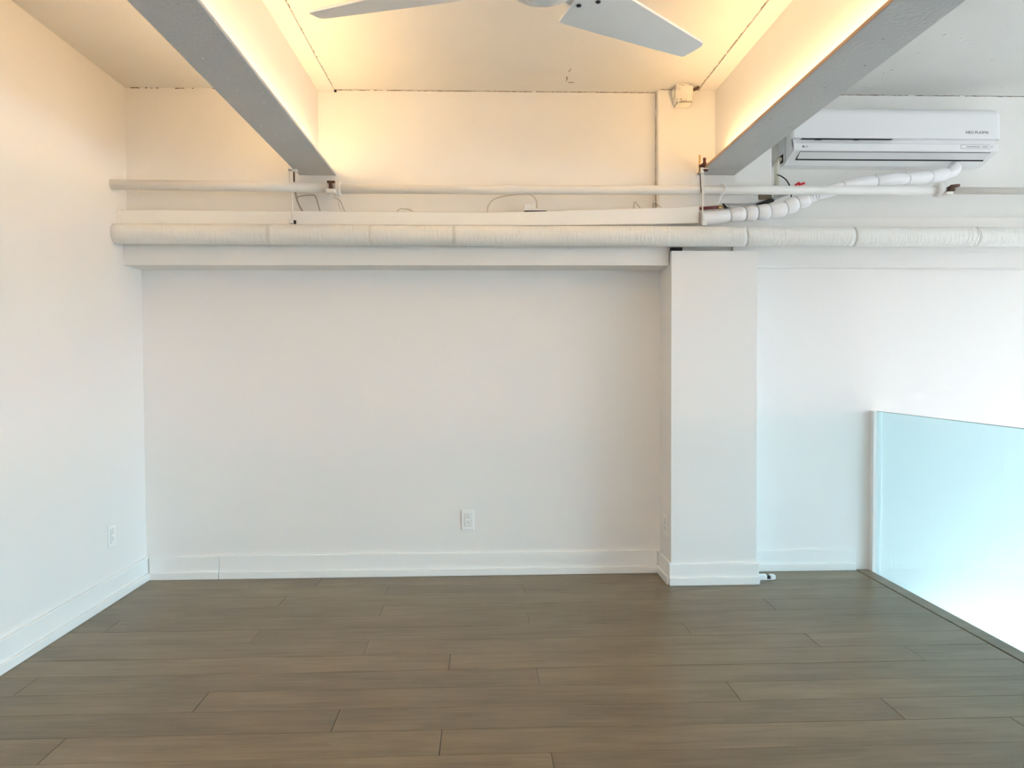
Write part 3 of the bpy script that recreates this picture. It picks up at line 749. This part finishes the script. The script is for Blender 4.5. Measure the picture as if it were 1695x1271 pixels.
bm = bmesh.new(); bm_box(bm, 1.020, 1.094, -0.281, -0.206, 2.560, 2.5665, bevel=0.002); 
for v in bm.verts: v.co += Vector((random.uniform(-1, 1), random.uniform(-1, 1), random.uniform(-1, 1))) * 0.003
obj('box_lip', bm, LUMPY, jb)
bm = bmesh.new(); bm_tube(bm, [(1.004, -0.228, 2.628), (1.011, -0.228, 2.628)], [0.022, 0.026], 16); obj('knockout', bm, LUMPY, jb)
bm = bmesh.new()
for k in range(6):
    x = 1.024 + k * 0.0115 + random.uniform(-0.002, 0.002); bm_box(bm, x, x + random.uniform(0.004, 0.010), -0.2835, -0.2805, 2.5615 + random.uniform(-0.001, 0.001), 2.5640)
for k in range(9):
    x = random.uniform(1.022, 1.086); z = random.choice((2.576, 2.578, 2.648, 2.650, 2.652)); bm_box(bm, x, x + random.uniform(0.003, 0.008), -0.2875, -0.283, z, z + 0.0022)
tag(obj('lip_gaps', bm, CRACK, jb), kind='stuff')
tube_obj('conduit_stub', RUST, jb, [(1.101, -0.24, 2.640), (1.125, -0.24, 2.648), (1.140, -0.25, 2.656)], [0.009, 0.008, 0.006], 8)

def cable(name, pts, r, mat, label, cat='cable', sub=6, sides=8):
    o = tube_obj(name, mat, None, pts, r, sides, sub)
    return tag(o, label, cat)
BX = [(-0.992, -0.225, 2.130), (-0.990, -0.225, 2.098), (-0.978, -0.225, 2.048), (-0.956, -0.225, 2.001), (-0.944, -0.2245, 1.979)]
bx = thing('armoured_cable', BX[0], 'dark spiral armoured cable curving down beside the left hanger', 'cable')
ps = resample(smooth_path(BX, 10), 110)
bm = bmesh.new(); bm_tube(bm, ps, [0.0056 if k % 3 else 0.0036 for k in range(110)], 8); obj('spiral_jacket', bm, CABLEG, bx)
bm = bmesh.new(); bm_box(bm, -1.003, -0.982, -0.236, -0.214, 2.1302, 2.134, bevel=0.001); obj('clip', bm, PIPE, bx)
cable('grey_cable', [(-0.99, -0.2, 2.076), (-0.974, -0.2, 2.082), (-0.946, -0.2, 2.087), (-0.901, -0.2, 2.089), (-0.889, -0.2, 2.076), (-0.88, -0.2, 2.048), (-0.868, -0.2, 2.003), (-0.865, -0.2, 1.9765)], 0.0030, CABLEG, 'thin grey cable bent in a square arch right of the left hanger')
cable('thin_wire', [(-0.787, -0.235, 2.068), (-0.768, -0.235, 2.062), (-0.753, -0.235, 2.047), (-0.734, -0.235, 2.003), (-0.728, -0.235, 1.996)], 0.0019, CABLEG, 'thin grey wire curving down under the left coupling, the longer of two')
cable('thin_wire', [(-0.762, -0.232, 2.062), (-0.764, -0.232, 2.037), (-0.756, -0.232, 2.012), (-0.741, -0.232, 1.996)], 0.0017, CABLEW, 'thin cream wire hanging close to the left coupling, the shorter of two')
cable('looped_cable', [(0.017, -0.235, 1.994), (0.017, -0.235, 2.002), (0.02, -0.235, 2.024), (0.033, -0.235, 2.047), (0.058, -0.235, 2.066), (0.106, -0.235, 2.08), (0.161, -0.235, 2.088), (0.212, -0.235, 2.090), (0.244, -0.235, 2.087), (0.266, -0.235, 2.073), (0.277, -0.235, 2.051), (0.279, -0.235, 2.018)], 0.0034, CABLEW, 'beige cable arching over the white adapter on the cover strip')
cable('thin_wire', [(-0.463, -0.235, 1.991), (-0.45, -0.235, 2.007), (-0.428, -0.235, 2.012), (-0.403, -0.235, 2.007), (-0.378, -0.235, 1.998), (-0.368, -0.235, 1.991)], 0.0015, CABLEG, 'thin wire bowed low on the cover strip, left of two crossing wires')
cable('thin_wire', [(-0.425, -0.238, 1.991), (-0.415, -0.240, 2.007), (-0.4, -0.240, 2.012), (-0.384, -0.239, 2.004), (-0.374, -0.238, 1.991)], 0.0015, CABLEW, 'thin wire bowed low on the cover strip, right of two crossing wires')
cable('bare_wire', [(0.795, -0.23, 2.014), (0.797, -0.23, 2.041), (0.802, -0.23, 2.055), (0.811, -0.23, 2.044), (0.821, -0.23, 2.031), (0.831, -0.23, 2.020)], 0.0012, RUST, 'dark bare wire sticking up from cover strip left of the column', 'wire', sub=2)
cable('bare_wire', [(0.899, -0.23, 2.020), (0.899, -0.23, 2.048), (0.909, -0.23, 2.043), (0.928, -0.23, 2.035), (0.944, -0.23, 2.023)], 0.0012, RUST, 'dark bare wire sticking up from cover strip at the column edge', 'wire', sub=2)

# small white adapter on a thin plate, on top of the cover
pz = cz(0.27)[1]
pl = tag(box_obj('thin_plate', DUCT, None, 0.206, 0.330, -0.262, -0.205, pz + 0.006, pz + 0.010, bevel=0.001), 'thin cream plate lying across the cover strip under the adapter', 'plate')
box_obj('dark_underside', RUBBER, pl, 0.212, 0.322, -0.250, -0.215, pz + 0.0004, pz + 0.0058)  # black block that makes the plate's underside dark
ad = thing('power_adapter', (0.235, -0.23, pz + 0.0105), 'small pinkish white power adapter standing on the thin plate', 'adapter')
box_obj('adapter_body', PLASTIC, ad, 0.209, 0.252, -0.248, -0.216, pz + 0.0105, pz + 0.040, bevel=0.004)
box_obj('adapter_end', DUCT, ad, 0.2522, 0.262, -0.250, -0.214, pz + 0.0105, pz + 0.0415, bevel=0.002)

# fittings to the right of the right hanger
cp = thing('copper_pipe', (1.17, -0.265, 2.018), 'short dark red pipe with brass end lying on the taped hose', 'pipe')
tube_obj('tube', COPPER, cp, [(1.142, -0.262, 2.013), (1.239, -0.262, 2.0195)], 0.0085, 14)
bm = bmesh.new(); bm_tube(bm, [(1.2392, -0.262, 2.0195), (1.252, -0.262, 2.020), (1.253, -0.262, 2.020), (1.268, -0.262, 2.021)], [0.0105, 0.0105, 0.008, 0.008], 6); obj('brass_fitting', bm, BRASSM, cp)
bm = bmesh.new(); bm_tube(bm, [(1.2685, -0.262, 2.021), (1.276, -0.262, 2.024), (1.296, -0.262, 2.020), (1.303, -0.260, 2.0195)], [0.009, 0.012, 0.006, 0.002], 8); bm_box(bm, 1.264, 1.278, -0.268, -0.256, 2.031, 2.041, bevel=0.002); obj('tape_wrap', bm, RUBBER, cp)
fx = thing('metal_conduit', (1.285, -0.225, 2.045), 'grey metal conduit rising behind the bulging hose wraps', 'conduit')
tube_obj('conduit', STEEL, fx, [(1.285, -0.222, 2.045), (1.37, -0.222, 2.045), (1.459, -0.222, 2.051), (1.518, -0.22, 2.064), (1.56, -0.215, 2.076)], 0.0045, 10, 4)
CW = resample(smooth_path([(1.545, -0.218, 2.071), (1.575, -0.214, 2.084), (1.61, -0.208, 2.098), (1.64, -0.20, 2.108)], 8), 40)
bm = bmesh.new(); bm_tube(bm, CW, [0.0095 if k % 3 else 0.0065 for k in range(40)], 10); obj('flexible_end', bm, STEEL, fx)
tube_obj('tape_wrap', RUBBER, fx, [(1.458, -0.224, 2.046), (1.506, -0.222, 2.056), (1.553, -0.219, 2.069)], [0.004, 0.0095, 0.0095], 8, 4)
tg = tag(box_obj('junction_box', BROWNB, None, 1.478, 1.548, -0.2105, -0.2003, 2.074, 2.118, bevel=0.003), 'small box on the column behind the thin pipe, its shadow put in as dark brown', 'junction box')
fs = thing('drain_hose', (1.61, -0.14, 2.2), 'cream foam hose hanging from the left cheek of the air conditioner', 'hose')
tube_obj('foam_tube', FOAM, fs, [(1.636, -0.10, 2.318), (1.622, -0.11, 2.306), (1.612, -0.12, 2.285), (1.608, -0.125, 2.248), (1.608, -0.125, 2.188), (1.606, -0.125, 2.10)], 0.0135, 14, 5)
tube_obj('hose_collar', RUST, fs, [(1.646, -0.092, 2.325), (1.634, -0.10, 2.318)], [0.014, 0.0138], 12)
cable('black_cable', [(1.600, -0.155, 2.219), (1.606, -0.18, 2.208), (1.626, -0.2, 2.185), (1.643, -0.205, 2.158), (1.656, -0.205, 2.125), (1.658, -0.205, 2.106), (1.653, -0.205, 2.083), (1.648, -0.21, 2.069)], 0.0036, RUBBER, 'black cable dropping behind the thin pipe below the air conditioner')
for nm, a, b, lab in (('wire_nut', (1.633, -0.305, 2.1265), (1.656, -0.312, 2.139), 'red wire connector on top of the thin pipe, steeper left one'), ('wire_nut', (1.645, -0.322, 2.1245), (1.676, -0.328, 2.1330), 'red wire connector on top of the thin pipe, flatter right one')):
    o = tube_obj(nm, REDP, None, [a, Vector(a).lerp(Vector(b), 0.3), b], [0.0035, 0.0050, 0.0062], 10); tag(o, lab, 'connector')
tie = thing('wire_hook', (1.24, -0.34, 2.1), 'white twisted wire hooked over the thin pipe above the brass fitting', 'wire')
tube_obj('hook', PLASTIC, tie, [(1.232, -0.325, 2.123), (1.242, -0.332, 2.126), (1.253, -0.342, 2.110), (1.252, -0.344, 2.094), (1.241, -0.342, 2.077), (1.230, -0.330, 2.059), (1.224, -0.315, 2.034), (1.218, -0.29, 2.028)], 0.0050, 10, 5)
tube_obj('tail', PLASTIC, tie, [(1.231, -0.31, 2.037), (1.236, -0.31, 2.059), (1.244, -0.305, 2.042), (1.264, -0.295, 2.032), (1.289, -0.285, 2.012)], 0.0016, 6, 4)

# ------------------------------------------------------------------ outlets
def outlet(loc, rot, label):
    t = thing('wall_outlet', loc, label, 'outlet')
    t.rotation_euler = (0, 0, rot)
    def add(nm, mat, par, *b, bevel=0.0):
        bm = bmesh.new(); bm_box(bm, *b, bevel=bevel)
        me = bpy.data.meshes.new(nm); bmesh.ops.recalc_face_normals(bm, faces=bm.faces[:]); bm.to_mesh(me); bm.free(); me.materials.append(mat)
        o = bpy.data.objects.new(nm, me); COL.objects.link(o); o.parent = par; return o
    add('plate', OUTP, t, -0.036, 0.036, -0.0065, -0.0002, -0.058, 0.058, bevel=0.003)
    rc = add('receptacle', OUTP, t, -0.0165, 0.0165, -0.0085, -0.0066, -0.0335, 0.0335, bevel=0.001)
    add('receptacle_gap', GREYTXT, t, -0.0175, 0.0175, -0.0068, -0.0064, -0.0345, 0.0345)
    for s in (1, -1):
        zc = 0.016 * s
        add('slot', BLACK, rc, -0.0075, -0.0055, -0.0088, -0.0084, zc - 0.006, zc + 0.002)
        add('slot', BLACK, rc, 0.0050, 0.0072, -0.0088, -0.0084, zc - 0.007, zc + 0.003)
        add('slot', BLACK, rc, -0.0022, 0.0022, -0.0088, -0.0084, zc + 0.0055, zc + 0.010)
    for z in (0.048, -0.048): add('screw', PLASTIC2, t, -0.0022, 0.0022, -0.0071, -0.0064, z - 0.0022, z + 0.0022, bevel=0.0003)
outlet((-0.103, 0.0, 0.314), 0.0, 'white outlet low on the bare back wall')
outlet((XL, -0.381, 0.334), PI / 2, 'white outlet low on the left wall near the corner')
outlet((0.995, -0.132, 0.300), -PI / 2, 'outlet on the shaded left side of the pillar')

# ------------------------------------------------------------------ little plug lying by the pillar
pg = thing('cable_plug', (1.55, -0.17, 0.0), 'small white plug with black band lying on the floor right of the pillar', 'plug')
bm = bmesh.new(); bm_box(bm, 1.505, 1.545, -0.185, -0.150, 0.001, 0.027, bevel=0.005); obj('plug_body', bm, PLASTIC, pg)
bm = bmesh.new(); bm_box(bm, 1.5635, 1.592, -0.187, -0.150, 0.001, 0.026, bevel=0.005); obj('plug_end', bm, PLASTIC, pg)
bm = bmesh.new(); bm_box(bm, 1.5452, 1.5633, -0.182, -0.153, 0.003, 0.022, bevel=0.004); obj('grip', bm, RUBBER, pg)
bm = bmesh.new(); bm_box(bm, 1.502, 1.575, -0.189, -0.1855, 0.0008, 0.006, bevel=0.001); obj('base_rail', bm, PLASTIC2, pg)
